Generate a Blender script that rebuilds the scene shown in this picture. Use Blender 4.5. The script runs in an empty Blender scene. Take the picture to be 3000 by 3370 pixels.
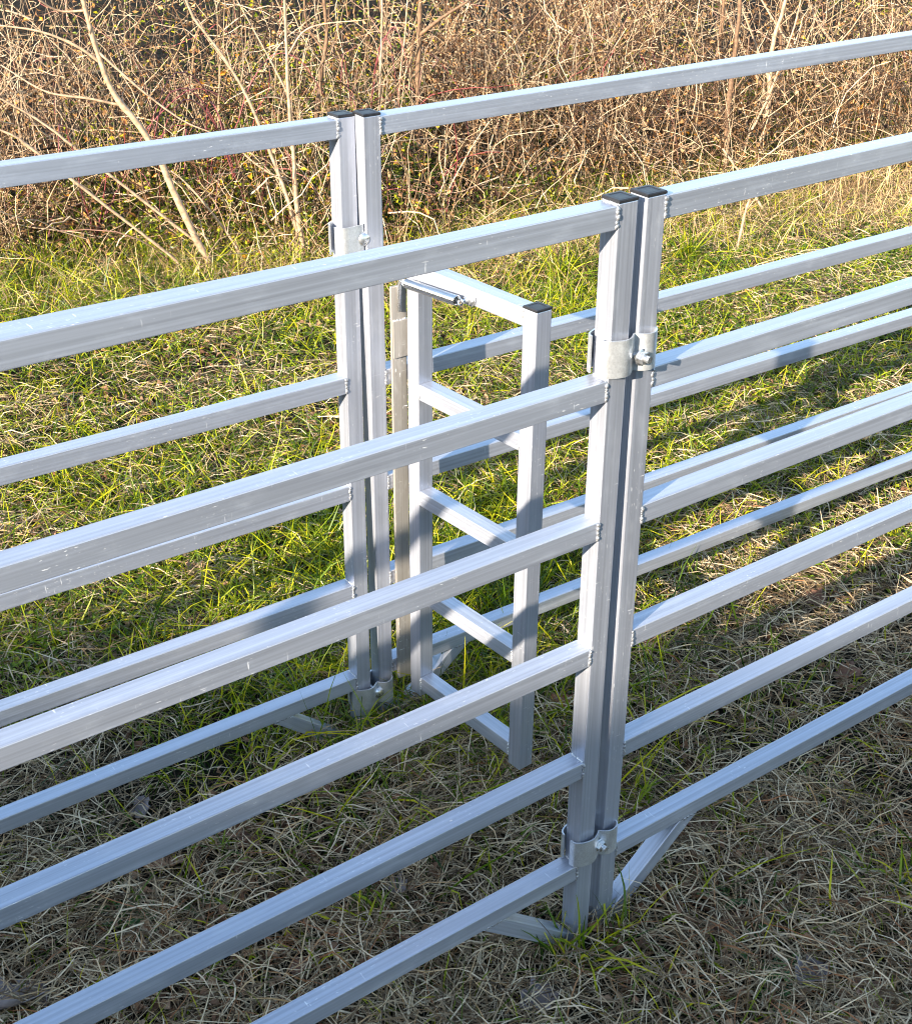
import bpy, bmesh, math
import numpy as np
from mathutils import Vector, Matrix

rng = np.random.default_rng(11)
SC = bpy.context.scene
COL = SC.collection
GZ = 1.60                       # post top above the ground sheet

# ------------------------------------------------------------------ camera
F_PX = 4354.0                   # focal length for a 3000 x 3370 picture
CAM = np.array([-1.43716, -1.50038, 0.58088 + GZ])
FW = np.array([0.50928531, 0.7098727, -0.48652772])
RT = np.array([0.8130955, -0.58212763, 0.00176985])
UP = np.array([0.28196485, 0.39649486, 0.87366335])

def make_camera():
    cd = bpy.data.cameras.new('camera')
    cd.sensor_fit = 'HORIZONTAL'; cd.sensor_width = 36.0
    cd.lens = F_PX / 3000.0 * 36.0
    cd.clip_start = 0.05; cd.clip_end = 2000
    o = bpy.data.objects.new('camera', cd); COL.objects.link(o)
    m = Matrix(((RT[0], UP[0], -FW[0]), (RT[1], UP[1], -FW[1]), (RT[2], UP[2], -FW[2])))
    o.matrix_world = Matrix.Translation(Vector(CAM)) @ m.to_4x4()
    SC.camera = o

def project(p):
    d = np.asarray(p) - CAM
    z = d @ FW
    return 1500 + F_PX * (d @ RT) / z, 1685 - F_PX * (d @ UP) / z, z

def in_view(p, mx=260, my=260):
    x, y, z = project(p)
    return (z > .1) & (x > -mx) & (x < 3000 + mx) & (y > -my) & (y < 3370 + my)

def ray(px, py):
    d = FW * F_PX + RT * (px - 1500) - UP * (py - 1685)
    return d / np.linalg.norm(d)

def ground_at(px, py, z=0.0):
    d = ray(px, py); t = (z - CAM[2]) / d[2]
    return CAM + d * t

# ------------------------------------------------------------------ helpers
def tag(o, label=None, cat=None, group=None, kind=None):
    if label: o['label'] = label
    if cat: o['category'] = cat
    if group: o['group'] = group
    if kind: o['kind'] = kind
    return o

def empty(name, loc, rot=(0, 0, 0)):
    o = bpy.data.objects.new(name, None); COL.objects.link(o)
    o.empty_display_size = .1
    o.location = loc; o.rotation_euler = rot
    return o

def link_mesh(name, me, mat, parent=None):
    o = bpy.data.objects.new(name, me); COL.objects.link(o)
    if mat is not None and not me.materials: me.materials.append(mat)
    if parent is not None: o.parent = parent
    return o

def from_bm(name, bm, mat, parent=None, smooth=False):
    me = bpy.data.meshes.new(name); bm.to_mesh(me); bm.free()
    if smooth:
        me.polygons.foreach_set('use_smooth', np.ones(len(me.polygons), bool))
    return link_mesh(name, me, mat, parent)

def np_mesh(name, verts, faces, mat, parent=None, smooth=False):
    """verts (N,3); faces (M,k) with constant k"""
    verts = np.ascontiguousarray(verts, np.float32); faces = np.ascontiguousarray(faces, np.int32)
    me = bpy.data.meshes.new(name)
    n, (m, k) = len(verts), faces.shape
    me.vertices.add(n); me.vertices.foreach_set('co', verts.ravel())
    me.loops.add(m * k); me.loops.foreach_set('vertex_index', faces.ravel())
    me.polygons.add(m)
    me.polygons.foreach_set('loop_start', np.arange(0, m * k, k, dtype=np.int32))
    me.polygons.foreach_set('use_smooth', np.full(m, smooth, bool))
    me.update(calc_edges=True)
    return link_mesh(name, me, mat, parent)

def lattice(seed, n=64):
    return np.random.default_rng(seed).random((n, n))

def vnoise(x, y, scale, seed):
    L = lattice(seed); n = len(L)
    X = np.asarray(x) * scale + 1000; Y = np.asarray(y) * scale + 1000
    xi = np.floor(X).astype(int); yi = np.floor(Y).astype(int)
    fx = X - xi; fy = Y - yi; fx = fx * fx * (3 - 2 * fx); fy = fy * fy * (3 - 2 * fy)
    a = L[xi % n, yi % n]; b = L[(xi + 1) % n, yi % n]; c = L[xi % n, (yi + 1) % n]; d = L[(xi + 1) % n, (yi + 1) % n]
    return (a * (1 - fx) + b * fx) * (1 - fy) + (c * (1 - fx) + d * fx) * fy

def ground_h(x, y):
    h = .022 * (vnoise(x, y, 2.2, 5) - .5) + .014 * (vnoise(x, y, 6.0, 6) - .5)
    h = h + .10 * np.clip(np.asarray(y) - 5.2, 0, 20)
    return h

# ------------------------------------------------------------------ node helpers
def new_mat(name):
    m = bpy.data.materials.new(name); m.use_nodes = True
    nt = m.node_tree; nt.nodes.clear()
    return m, nt

def N(nt, typ, **kw):
    n = nt.nodes.new(typ)
    for k, v in kw.items():
        if k in n.bl_rna.properties: setattr(n, k, v)
        else: n.inputs[k.replace('_', ' ')].default_value = v
    return n

def ramp(nt, stops, interp='LINEAR'):
    r = nt.nodes.new('ShaderNodeValToRGB'); e = r.color_ramp.elements
    r.color_ramp.interpolation = interp
    while len(e) < len(stops): e.new(.5)
    for i, (p, c) in enumerate(stops):
        e[i].position = p
        e[i].color = (*c, 1) if len(c) == 3 else c
    return r

def grey(v): return (v, v, v)

def mathn(nt, op, a, b=None):
    n = nt.nodes.new('ShaderNodeMath'); n.operation = op
    for i, v in enumerate((a, b)):
        if v is None: continue
        if hasattr(v, 'links'): nt.links.new(v, n.inputs[i])
        else: n.inputs[i].default_value = v
    return n.outputs[0]

def mixc(nt, fac, a, b):
    n = nt.nodes.new('ShaderNodeMix'); n.data_type = 'RGBA'
    for sock, v in ((n.inputs[0], fac), (n.inputs[6], a), (n.inputs[7], b)):
        if hasattr(v, 'links'): nt.links.new(v, sock)
        elif sock is n.inputs[0]: sock.default_value = v
        else: sock.default_value = (*v, 1)
    return n.outputs[2]

def mapped(nt, src, scale):
    m = nt.nodes.new('ShaderNodeMapping'); nt.links.new(src, m.inputs['Vector'])
    m.inputs['Scale'].default_value = scale
    return m.outputs[0]

def noise(nt, vec, scale, detail=3, rough=.55):
    n = nt.nodes.new('ShaderNodeTexNoise'); n.inputs['Scale'].default_value = scale
    n.inputs['Detail'].default_value = detail; n.inputs['Roughness'].default_value = rough
    nt.links.new(vec, n.inputs['Vector'])
    return n.outputs['Fac']

def mat_aluminium(name, base, rough, metallic, aniso=.6, wear=1.0):
    m, nt = new_mat(name); L = nt.links.new
    out = N(nt, 'ShaderNodeOutputMaterial'); p = N(nt, 'ShaderNodeBsdfPrincipled')
    tc = N(nt, 'ShaderNodeTexCoord'); oi = N(nt, 'ShaderNodeObjectInfo')
    off = nt.nodes.new('ShaderNodeVectorMath'); off.operation = 'ADD'
    sc = nt.nodes.new('ShaderNodeVectorMath'); sc.operation = 'SCALE'
    comb = N(nt, 'ShaderNodeCombineXYZ'); L(oi.outputs['Random'], comb.inputs[0]); L(oi.outputs['Random'], comb.inputs[1])
    L(comb.outputs[0], sc.inputs[0]); sc.inputs['Scale'].default_value = 37.0
    L(tc.outputs['UV'], off.inputs[0]); L(sc.outputs[0], off.inputs[1])
    uv = off.outputs[0]
    lines = noise(nt, mapped(nt, uv, (1.5, 170, 1)), 1.0, 3, .55)      # extrusion lines along the bar
    broad = noise(nt, mapped(nt, uv, (1.2, 60, 1)), 1.0, 2, .5)
    smud = noise(nt, mapped(nt, uv, (11, 34, 1)), 1.0, 6, .7)         # handling smudges and chalky oxide
    fleck = noise(nt, mapped(nt, uv, (70, 330, 1)), 1.0, 2, .5)
    patch = noise(nt, mapped(nt, uv, (5, 10, 1)), 1.0, 2, .5)
    drip = noise(nt, mapped(nt, uv, (190, 24, 1)), 1.0, 2, .4)
    smr = ramp(nt, [(.52, grey(0)), (.72, grey(1))]); L(smud, smr.inputs[0])
    fk = ramp(nt, [(.66, grey(0)), (.70, grey(1))]); L(fleck, fk.inputs[0])
    pr = ramp(nt, [(.50, grey(0)), (.62, grey(1))]); L(patch, pr.inputs[0])
    dr = ramp(nt, [(.70, grey(0)), (.74, grey(1))]); L(drip, dr.inputs[0])
    flecks = mathn(nt, 'MULTIPLY', mathn(nt, 'MAXIMUM', fk.outputs[0], dr.outputs[0]), pr.outputs[0])
    flecks = mathn(nt, 'MULTIPLY', flecks, wear)
    lr = ramp(nt, [(.3, grey(.74)), (.7, grey(1.0))]); L(lines, lr.inputs[0])
    br = ramp(nt, [(.3, grey(.86)), (.7, grey(1.0))]); L(broad, br.inputs[0])
    mul = nt.nodes.new('ShaderNodeMix'); mul.data_type = 'RGBA'; mul.blend_type = 'MULTIPLY'; mul.inputs[0].default_value = 1
    mul.inputs[6].default_value = (*base, 1); L(lr.outputs[0], mul.inputs[7])
    mul2 = nt.nodes.new('ShaderNodeMix'); mul2.data_type = 'RGBA'; mul2.blend_type = 'MULTIPLY'; mul2.inputs[0].default_value = 1
    L(mul.outputs[2], mul2.inputs[6]); L(br.outputs[0], mul2.inputs[7])
    c = mixc(nt, mathn(nt, 'MULTIPLY', smr.outputs[0], .22 * wear), mul2.outputs[2], (.80, .80, .80))
    c = mixc(nt, flecks, c, (.86, .86, .85))
    L(c, p.inputs['Base Color'])
    mt = mathn(nt, 'SUBTRACT', metallic, mathn(nt, 'MULTIPLY', flecks, .5))
    mt = mathn(nt, 'SUBTRACT', mt, mathn(nt, 'MULTIPLY', smr.outputs[0], .06 * wear))
    L(mt, p.inputs['Metallic'])
    rg = mathn(nt, 'ADD', mathn(nt, 'MULTIPLY', lines, .16), rough - .08)
    rg = mathn(nt, 'ADD', rg, mathn(nt, 'MULTIPLY', smr.outputs[0], .12))
    L(rg, p.inputs['Roughness'])
    p.inputs['Anisotropic'].default_value = aniso
    p.inputs['Anisotropic Rotation'].default_value = .25
    tg = N(nt, 'ShaderNodeTangent'); tg.direction_type = 'UV_MAP'; tg.uv_map = 'UVMap'
    L(tg.outputs[0], p.inputs['Tangent'])
    b = N(nt, 'ShaderNodeBump'); b.inputs['Strength'].default_value = .05; b.inputs['Distance'].default_value = .0006
    L(mathn(nt, 'ADD', lines, mathn(nt, 'MULTIPLY', smud, .6)), b.inputs['Height']); L(b.outputs[0], p.inputs['Normal'])
    L(p.outputs[0], out.inputs[0])
    return m

def mat_zinc(name, base, rough, metallic):
    m, nt = new_mat(name); L = nt.links.new
    out = N(nt, 'ShaderNodeOutputMaterial'); p = N(nt, 'ShaderNodeBsdfPrincipled')
    tc = N(nt, 'ShaderNodeTexCoord')
    n1 = noise(nt, tc.outputs['Object'], 300, 3); n2 = noise(nt, tc.outputs['Object'], 55, 4)
    r = ramp(nt, [(.35, tuple(v * .72 for v in base)), (.65, base)]); L(mathn(nt, 'MULTIPLY', mathn(nt, 'ADD', n1, n2), .5), r.inputs[0])
    L(r.outputs[0], p.inputs['Base Color']); p.inputs['Metallic'].default_value = metallic
    L(mathn(nt, 'ADD', mathn(nt, 'MULTIPLY', n2, .2), rough - .1), p.inputs['Roughness'])
    b = N(nt, 'ShaderNodeBump'); b.inputs['Strength'].default_value = .25; b.inputs['Distance'].default_value = .0005
    L(n1, b.inputs['Height']); L(b.outputs[0], p.inputs['Normal'])
    L(p.outputs[0], out.inputs[0])
    return m

def mat_plain(name, base, rough, metallic=0.0, var=.2, scale=60):
    m, nt = new_mat(name); L = nt.links.new
    out = N(nt, 'ShaderNodeOutputMaterial'); p = N(nt, 'ShaderNodeBsdfPrincipled')
    tc = N(nt, 'ShaderNodeTexCoord'); n1 = noise(nt, tc.outputs['Object'], scale, 4)
    r = ramp(nt, [(.3, tuple(v * (1 - var) for v in base)), (.7, tuple(v * (1 + var) for v in base))]); L(n1, r.inputs[0])
    L(r.outputs[0], p.inputs['Base Color']); p.inputs['Roughness'].default_value = rough; p.inputs['Metallic'].default_value = metallic
    b = N(nt, 'ShaderNodeBump'); b.inputs['Strength'].default_value = .15; b.inputs['Distance'].default_value = .001
    L(n1, b.inputs['Height']); L(b.outputs[0], p.inputs['Normal'])
    L(p.outputs[0], out.inputs[0])
    return m

def mat_leafy(name, stops, trans=.3, rough=.5, spec=.3, patch_scale=1.5, patch=.25):
    """each blade / leaf / twig takes its own colour from the ramp; broad patches shift it"""
    m, nt = new_mat(name); L = nt.links.new
    out = N(nt, 'ShaderNodeOutputMaterial')
    g = N(nt, 'ShaderNodeNewGeometry'); tc = N(nt, 'ShaderNodeTexCoord')
    pn = noise(nt, tc.outputs['Object'], patch_scale, 3)
    v = mathn(nt, 'ADD', g.outputs['Random Per Island'], mathn(nt, 'MULTIPLY', mathn(nt, 'SUBTRACT', pn, .5), patch * 2))
    r = ramp(nt, stops); L(v, r.inputs[0])
    p = N(nt, 'ShaderNodeBsdfPrincipled'); L(r.outputs[0], p.inputs['Base Color'])
    p.inputs['Roughness'].default_value = rough; p.inputs['Specular IOR Level'].default_value = spec
    if trans > 0:
        t = N(nt, 'ShaderNodeBsdfTranslucent'); L(r.outputs[0], t.inputs[0])
        mx = N(nt, 'ShaderNodeMixShader'); mx.inputs[0].default_value = trans
        L(p.outputs[0], mx.inputs[1]); L(t.outputs[0], mx.inputs[2]); L(mx.outputs[0], out.inputs[0])
    else:
        L(p.outputs[0], out.inputs[0])
    return m

def mat_ground():
    m, nt = new_mat('soil'); L = nt.links.new
    out = N(nt, 'ShaderNodeOutputMaterial'); p = N(nt, 'ShaderNodeBsdfPrincipled')
    tc = N(nt, 'ShaderNodeTexCoord')
    n1 = noise(nt, tc.outputs['Object'], 18, 8, .65); n2 = noise(nt, tc.outputs['Object'], 2.2, 4)
    r = ramp(nt, [(.3, (.004, .003, .002)), (.5, (.010, .0075, .005)), (.72, (.024, .018, .010))]); L(n1, r.inputs[0])
    r2 = ramp(nt, [(.42, grey(0)), (.62, grey(1))]); L(n2, r2.inputs[0])
    L(mixc(nt, mathn(nt, 'MULTIPLY', r2.outputs[0], .3), r.outputs[0], (.012, .016, .005)), p.inputs['Base Color'])
    p.inputs['Roughness'].default_value = .95; p.inputs['Specular IOR Level'].default_value = .1
    b = N(nt, 'ShaderNodeBump'); b.inputs['Strength'].default_value = .8; b.inputs['Distance'].default_value = .02
    L(n1, b.inputs['Height']); L(b.outputs[0], p.inputs['Normal']); L(p.outputs[0], out.inputs[0])
    return m

M_ALU = mat_aluminium('mill_aluminium', (.49, .52, .60), .36, .58, .5, .6)
M_ALU2 = mat_aluminium('dull_aluminium', (.46, .43, .39), .45, .5)
M_ZINC = mat_zinc('galvanised_steel', (.66, .68, .70), .42, .75)
M_BOLT = mat_zinc('bright_zinc', (.78, .79, .80), .28, .9)
M_SPRING = mat_plain('spring_steel', (.75, .74, .72), .16, 1.0, .05)
M_CAP = mat_plain('black_plastic', (.012, .012, .014), .5, 0, .3, 90)
M_WELD = mat_plain('weld_metal', (.30, .31, .33), .5, .7, .35, 250)
M_GROUND = mat_ground()

# ------------------------------------------------------------------ bars
def prism(name, poly, w0, w1, along, mat, parent, dz=GZ, bevel=.0016):
    """(u,v) outline pushed from depth w0 to w1; UV runs along the bar"""
    bm = bmesh.new()
    a = [bm.verts.new((u, w0, v + dz)) for u, v in poly]
    b = [bm.verts.new((u, w1, v + dz)) for u, v in poly]
    n = len(poly)
    bm.faces.new(a); bm.faces.new(b[::-1])
    for i in range(n):
        bm.faces.new((a[i], b[i], b[(i + 1) % n], a[(i + 1) % n]))
    bmesh.ops.recalc_face_normals(bm, faces=bm.faces)
    if bevel:
        bmesh.ops.bevel(bm, geom=list(bm.edges), offset=bevel, segments=2, affect='EDGES', profile=.5, clamp_overlap=True)
    uvl = bm.loops.layers.uv.new('UVMap')
    al = Vector((along[0], 0, along[1])).normalized()
    for f in bm.faces:
        t = f.normal.cross(al)
        if t.length < .3: t = Vector((0, 1, 0)) if abs(f.normal.y) < .7 else Vector((al.z, 0, -al.x))
        t.normalize()
        for l in f.loops:
            l[uvl].uv = (l.vert.co.dot(al), l.vert.co.dot(t))
    return from_bm(name, bm, mat, parent)

def rect(u0, u1, v0, v1): return [(u0, v0), (u1, v0), (u1, v1), (u0, v1)]

def lumps(name, p0, p1, r, n, mat, parent, seed=0):
    """an uneven weld bead from p0 to p1"""
    rg = np.random.default_rng(seed)
    bm = bmesh.new(); p0 = np.array(p0); p1 = np.array(p1)
    for i in range(n):
        t = (i + .5) / n
        c = p0 + (p1 - p0) * t + rg.normal(0, r * .22, 3)
        s = r * rg.uniform(.75, 1.3)
        mtx = Matrix.Translation(Vector(c)) @ Matrix.Diagonal((s, s * .75, s * 1.25, 1))
        bmesh.ops.create_icosphere(bm, subdivisions=2, radius=1, matrix=mtx)
    return from_bm(name, bm, mat, parent, True)

def end_cap(u0, u1, w0, w1, v, parent, dz=GZ):
    bm = bmesh.new()
    e = .0008
    def ring(g, z): return [bm.verts.new((x, y, z + dz)) for x, y in ((u0 - e + g, w0 - e + g), (u1 + e - g, w0 - e + g), (u1 + e - g, w1 + e - g), (u0 - e + g, w1 + e - g))]
    rs = [ring(0, v + .0004), ring(0, v + .0042), ring(.0014, v + .0058), ring(.007, v + .0062), ring(.009, v + .0052)]
    for a, b in zip(rs, rs[1:]):
        for i in range(4): bm.faces.new((a[i], a[(i + 1) % 4], b[(i + 1) % 4], b[i]))
    bm.faces.new(rs[-1]); bm.faces.new(rs[0][::-1])
    return from_bm('end_cap', bm, M_CAP, parent)

PW, PD = .040, .0412
RZ = [-.00267, -.29887, -.5690, -.84138, -1.11207, -1.38370]
RH, RD0, RD1 = .0391, .0008, .0418

def panel(side, o, e, length, label, has_brace=True):
    """side -1: runs to the left of its post, +1: to the right"""
    R = Matrix.Rotation(e[2], 3, 'Z') @ Matrix.Rotation(e[1], 3, 'Y') @ Matrix.Rotation(e[0], 3, 'X')
    base = Vector((o[0], o[1], o[2] + GZ)) + R @ Vector((0, 0, -GZ))
    root = empty('livestock_panel', base, e)
    tag(root, label, 'fence panel', 'aluminium livestock panels')
    s = side
    for k, (a, b) in enumerate(((0, PW), (length - PW, length))):
        u0, u1 = sorted((s * a, s * b))
        post = prism('post', rect(u0, u1, -1.63, 0), 0, PD, (0, 1), M_ALU, root)
        end_cap(u0, u1, 0, PD, 0, post)
    for i, z in enumerate(RZ):
        u0, u1 = sorted((s * PW, s * (length - PW)))
        rail = prism('rail', rect(u0, u1, z - RH, z), RD0, RD1, (1, 0), M_ALU, root)
        lumps('weld_bead', (s * (PW + .001), RD0, z + GZ - .003), (s * (PW + .001), RD0, z + GZ - RH + .003), .0030, 17, M_WELD, rail, seed=i + int(length * 7) + s)
        lumps('weld_bead', (s * (PW + .001), .004, z + GZ), (s * (PW + .001), .038, z + GZ), .0020, 14, M_ZINC, rail, seed=50 + i + s)
    zb = RZ[5] - RH
    # mitred foot brace from the lowest rail down to the post foot
    poly = [(s * .280, zb - .001), (s * .226, zb - .001), (s * .0405, zb - .158), (s * .0405, zb - .190), (s * .056, zb - .190)]
    prism('foot_brace', poly, .0015, .0405, (s * .75, .66), M_ALU, root)
    lumps('weld_bead', (s * .276, .002, zb + GZ), (s * .230, .002, zb + GZ), .0026, 12, M_WELD, root.children[-1], seed=91 + s)
    return root

NL = panel(-1, (-.00999, 0, 0), (0, .00019, 0), 3.0, 'near panel on the left, closest six-rail panel crossing the whole lower left')
NR = panel(1, (.00855, -.00154, .00044), (.00428, -.00789, -.00954), 3.0, 'near panel on the right, running from the scratched near post out of frame')
FL = panel(-1, (.00486, .86793, -.02936), (-.010, .01435, .00982), 3.0, 'far panel on the left, seen behind the near left rails')
FR = panel(1, (.00374, .83312, -.02598), (.0215, -.0084, -.03336), 3.0, 'far panel on the right, behind the narrow gate')

# flat hinge strip on the far right panel, beside its post
strip = prism('hinge_strip', rect(.0525, .0915, -1.443, -.372), -.0085, -.0003, (0, 1), M_ALU2, FR)
for z0, z1 in ((-.541, -.452), (-1.440, -1.222)):
    leaf = prism('hinge_leaf', rect(.0545, .0945, z0, z1), -.0125, -.0088, (0, 1), M_ALU2, strip, bevel=.0008)
    lumps('weld_bead', (.056, -.0095, z1 + GZ), (.091, -.0095, z1 + GZ), .0024, 12, M_ZINC, leaf, seed=7)
    bm = bmesh.new()
    n = 5
    for i in range(n):
        h = (z1 - z0) / n
        bmesh.ops.create_cone(bm, cap_ends=True, segments=14, radius1=.0045, radius2=.0045, depth=h * .93,
                              matrix=Matrix.Translation((.0975, -.012, z0 + h * (i + .5) + GZ)))
    from_bm('hinge_knuckle', bm, M_ZINC, leaf)

# ------------------------------------------------------------------ gate
GP = dict(x=.0939, y=.7755, z=-.3092, t1=-.0119, t2=-.0047, yaw=-1.502, W=.3371, sw=.0403, rh=.0385,
          r=(-.0313, -.3071, -.5778, -.8448, -1.1116))
GB = 1.185                                             # gate height below its datum
Rg = Matrix.Rotation(GP['yaw'], 3, 'Z') @ Matrix.Rotation(GP['t2'], 3, 'Y') @ Matrix.Rotation(GP['t1'], 3, 'X')
gate = empty('narrow_gate', Vector((GP['x'], GP['y'], GP['z'] + GZ)) + Rg @ Vector((0, 0, -GB)), (GP['t1'], GP['t2'], GP['yaw']))
tag(gate, 'narrow five-rung aluminium gate standing open between the two fences', 'gate')
sw = GP['sw']
for u0, u1 in ((-sw, 0), (GP['W'], GP['W'] + sw)):
    st = prism('stile', rect(u0, u1, -1.17, 0 if u0 < 0 else -.0313), 0, sw, (0, 1), M_ALU, gate, dz=GB)
    end_cap(u0, u1, 0, sw, 0 if u0 < 0 else -.0313, st, dz=GB)
for i, z in enumerate(GP['r']):
    rg_ = prism('rung', rect(.0002, GP['W'] - .0002, z - GP['rh'], z), .0008, sw - .0008, (1, 0), M_ALU, gate, dz=GB)
    for u in (.001, GP['W'] - .001):
        lumps('weld_bead', (u, .0008, z + GB - .003), (u, .0008, z + GB - GP['rh'] + .003), .0028, 9, M_ZINC, rg_, seed=i + 3)

def gate_world(u, w, v):
    return Vector((GP['x'], GP['y'], GP['z'] + GZ)) + Rg @ Vector((u, w, v))

# ------------------------------------------------------------------ hardware
def hex_prism(bm, r, d, mtx, seg=6):
    bmesh.ops.create_cone(bm, cap_ends=True, segments=seg, radius1=r, radius2=r, depth=d, matrix=mtx)

def bolt_parts(root, pos, axis, nut_side=True, sc=1.0):
    """pos = plate surface, axis = outward"""
    q = Vector(axis).normalized().to_track_quat('Z', 'Y').to_matrix().to_4x4()
    T = Matrix.Translation(Vector(pos)) @ q
    bm = bmesh.new(); hex_prism(bm, .0128 * sc, .0022, T @ Matrix.Translation((0, 0, .0012)), 32)
    bmesh.ops.bevel(bm, geom=list(bm.edges), offset=.0004, segments=1, affect='EDGES')
    w = from_bm('washer', bm, M_BOLT, root)
    if nut_side:
        bm = bmesh.new(); hex_prism(bm, .0102 * sc, .0085, T @ Matrix.Translation((0, 0, .0067)) @ Matrix.Rotation(.4, 4, 'Z'))
        bmesh.ops.bevel(bm, geom=list(bm.edges), offset=.0008, segments=2, affect='EDGES')
        from_bm('nut', bm, M_BOLT, root)
        bm = bmesh.new()
        for k in range(6):
            hex_prism(bm, (.0052 if k % 2 else .0047) * sc, .0028, T @ Matrix.Translation((0, 0, .0118 + .0014 * k)), 20)
        from_bm('bolt', bm, M_BOLT, root)
    else:
        bm = bmesh.new()
        bmesh.ops.create_uvsphere(bm, u_segments=28, v_segments=14, radius=1,
                                  matrix=T @ Matrix.Translation((0, 0, .0018)) @ Matrix.Diagonal((.0125 * sc, .0125 * sc, .0072 * sc, 1)))
        from_bm('bolt', bm, M_BOLT, root, True)

def smooth_curve(pts, n=40):
    pts = np.array(pts, float); m = len(pts)
    P = np.vstack([2 * pts[0] - pts[1], pts, 2 * pts[-1] - pts[-2]])
    out = []
    for i in range(m - 1):
        p0, p1, p2, p3 = P[i:i + 4]
        for t in np.linspace(0, 1, max(2, n // (m - 1)), endpoint=(i == m - 2)):
            out.append(.5 * ((2 * p1) + (p2 - p0) * t + (2 * p0 - 5 * p1 + 4 * p2 - p3) * t * t + (3 * p1 - p0 - 3 * p2 + p3) * t ** 3))
    return np.array(out)

def bent_plate(name, prof, z0, z1, th, mat, parent, tilt=0.0):
    c = smooth_curve(prof, 56)
    d = np.gradient(c, axis=0); d /= np.linalg.norm(d, axis=1)[:, None]
    nn = np.stack([-d[:, 1], d[:, 0]], 1)
    a, b = c + nn * th / 2, c - nn * th / 2
    bm = bmesh.new(); rows = []
    for i in range(len(c)):
        dz = tilt * c[i, 0]
        rows.append([bm.verts.new((a[i, 0], a[i, 1], z0 + dz)), bm.verts.new((a[i, 0], a[i, 1], z1 + dz)),
                     bm.verts.new((b[i, 0], b[i, 1], z1 + dz)), bm.verts.new((b[i, 0], b[i, 1], z0 + dz))])
    for r, s in zip(rows, rows[1:]):
        for k in range(4): bm.faces.new((r[k], s[k], s[(k + 1) % 4], r[(k + 1) % 4]))
    bm.faces.new(rows[0][::-1]); bm.faces.new(rows[-1])
    bmesh.ops.recalc_face_normals(bm, faces=bm.faces)
    o = from_bm(name, bm, mat, parent, True)
    o.data.set_sharp_from_angle(angle=math.radians(40))
    return o

def clamp(loc, yaw, h, label, nut, left=-.052, right=.052, bolt=(0, 0), depth=.014, tilt=0.0):
    """two wavy plates that wrap both posts, pinched between them and bolted through; loc = post gap, front plane, lower edge"""
    root = empty('panel_clamp', loc, (0, 0, yaw))
    tag(root, label, 'clamp', 'clamps joining the panel posts')
    D = depth
    front = [(left - .012, .012), (left - .008, .000), (left + .004, -.008), (left + .020, -D), (-.017, -D * .9), (-.004, -.004), (.003, .001), (.009, -.004),
             (.020, -D * .9), (right - .016, -D), (right - .002, -.006), (right + .004, .004)]
    back = [(u, PD + .002 - w * .9) for u, w in front]
    bent_plate('front_plate', front, 0, h, .0030, M_ZINC, root, tilt)
    bent_plate('back_plate', back, 0, h, .0030, M_ZINC, root, tilt)
    bolt_parts(root, (bolt[0], -.0035 if abs(bolt[0]) < .006 else -.011, bolt[1]), (.12 if nut else 0, -1, 0), nut, 1.15 if nut else 1.25)
    # shank through the pinch
    bm = bmesh.new()
    hex_prism(bm, .0048, PD + .012, Matrix.Translation((bolt[0] * .3, PD / 2, bolt[1])) @ Matrix.Rotation(math.pi / 2, 4, 'X'), 16)
    from_bm('bolt_shank', bm, M_BOLT, root)
    return root

clamp((0, 0, GZ - .292), -.005, .066, 'upper clamp on the near posts, with a protruding bolt and nut', True, -.051, .049, (.010, .026))
clamp((0, 0, GZ - 1.380), -.005, .064, 'lower clamp on the near posts, in the shade just above the grass', True, -.051, .049, (.002, .030), .012)
clamp((.0043, .850, GZ - .316), -.012, .066, 'upper clamp on the far posts, sunlit with a round bolt head', False, -.050, .046, (-.001, .034), .0075)
clamp((.0, .852, GZ - 1.513), -.012, .062, 'lower clamp on the far posts, just above the grass', False, -.050, .046, (.004, .032), .014)

# spring that closes the gate
def tube_path(bm, pts, r, seg=8):
    pts = np.asarray(pts, float)
    d = np.gradient(pts, axis=0); d /= np.linalg.norm(d, axis=1)[:, None]
    up = np.array([0, 0, 1.0]) if abs(d[0][2]) < .9 else np.array([1.0, 0, 0])
    rings = []
    x = np.cross(d[0], up); x /= np.linalg.norm(x)
    for i in range(len(pts)):
        x = x - d[i] * (x @ d[i]); x /= np.linalg.norm(x); y = np.cross(d[i], x)
        rr = r[i] if hasattr(r, '__len__') else r
        rings.append([bm.verts.new(pts[i] + rr * (math.cos(a) * x + math.sin(a) * y)) for a in np.linspace(0, 2 * math.pi, seg, endpoint=False)])
    for a, b in zip(rings, rings[1:]):
        for k in range(seg): bm.faces.new((a[k], a[(k + 1) % seg], b[(k + 1) % seg], b[k]))
    bm.faces.new(rings[0][::-1]); bm.faces.new(rings[-1])

FRm = FR.rotation_euler.to_matrix()
def fr_world(u, w, v): return FR.location + FRm @ Vector((u, w, v + GZ))
sp0 = fr_world(.066, -.040, -.353)
sp1 = gate_world(.178, -.030, -.056)
spring = empty('gate_spring', sp1)
tag(spring, 'shiny coil spring stretched from the hinge strip to the top rung of the gate', 'spring')
ax = (sp1 - sp0); Ls = ax.length; ax.normalize()
ex = ax.cross(Vector((0, 0, 1))).normalized(); ey = ax.cross(ex)
bm = bmesh.new()
turns = 78; t = np.linspace(0, 1, turns * 12)
rad = .0098
l0, l1 = .012, Ls - .012
hel = np.array([np.array(sp0 - sp1) + np.array(ax) * (l0 + (l1 - l0) * s) + rad * (math.cos(2 * math.pi * turns * s) * np.array(ex) + math.sin(2 * math.pi * turns * s) * np.array(ey)) for s in t])
tube_path(bm, hel, .00165, 6)
from_bm('coil', bm, M_SPRING, spring, True)
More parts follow.
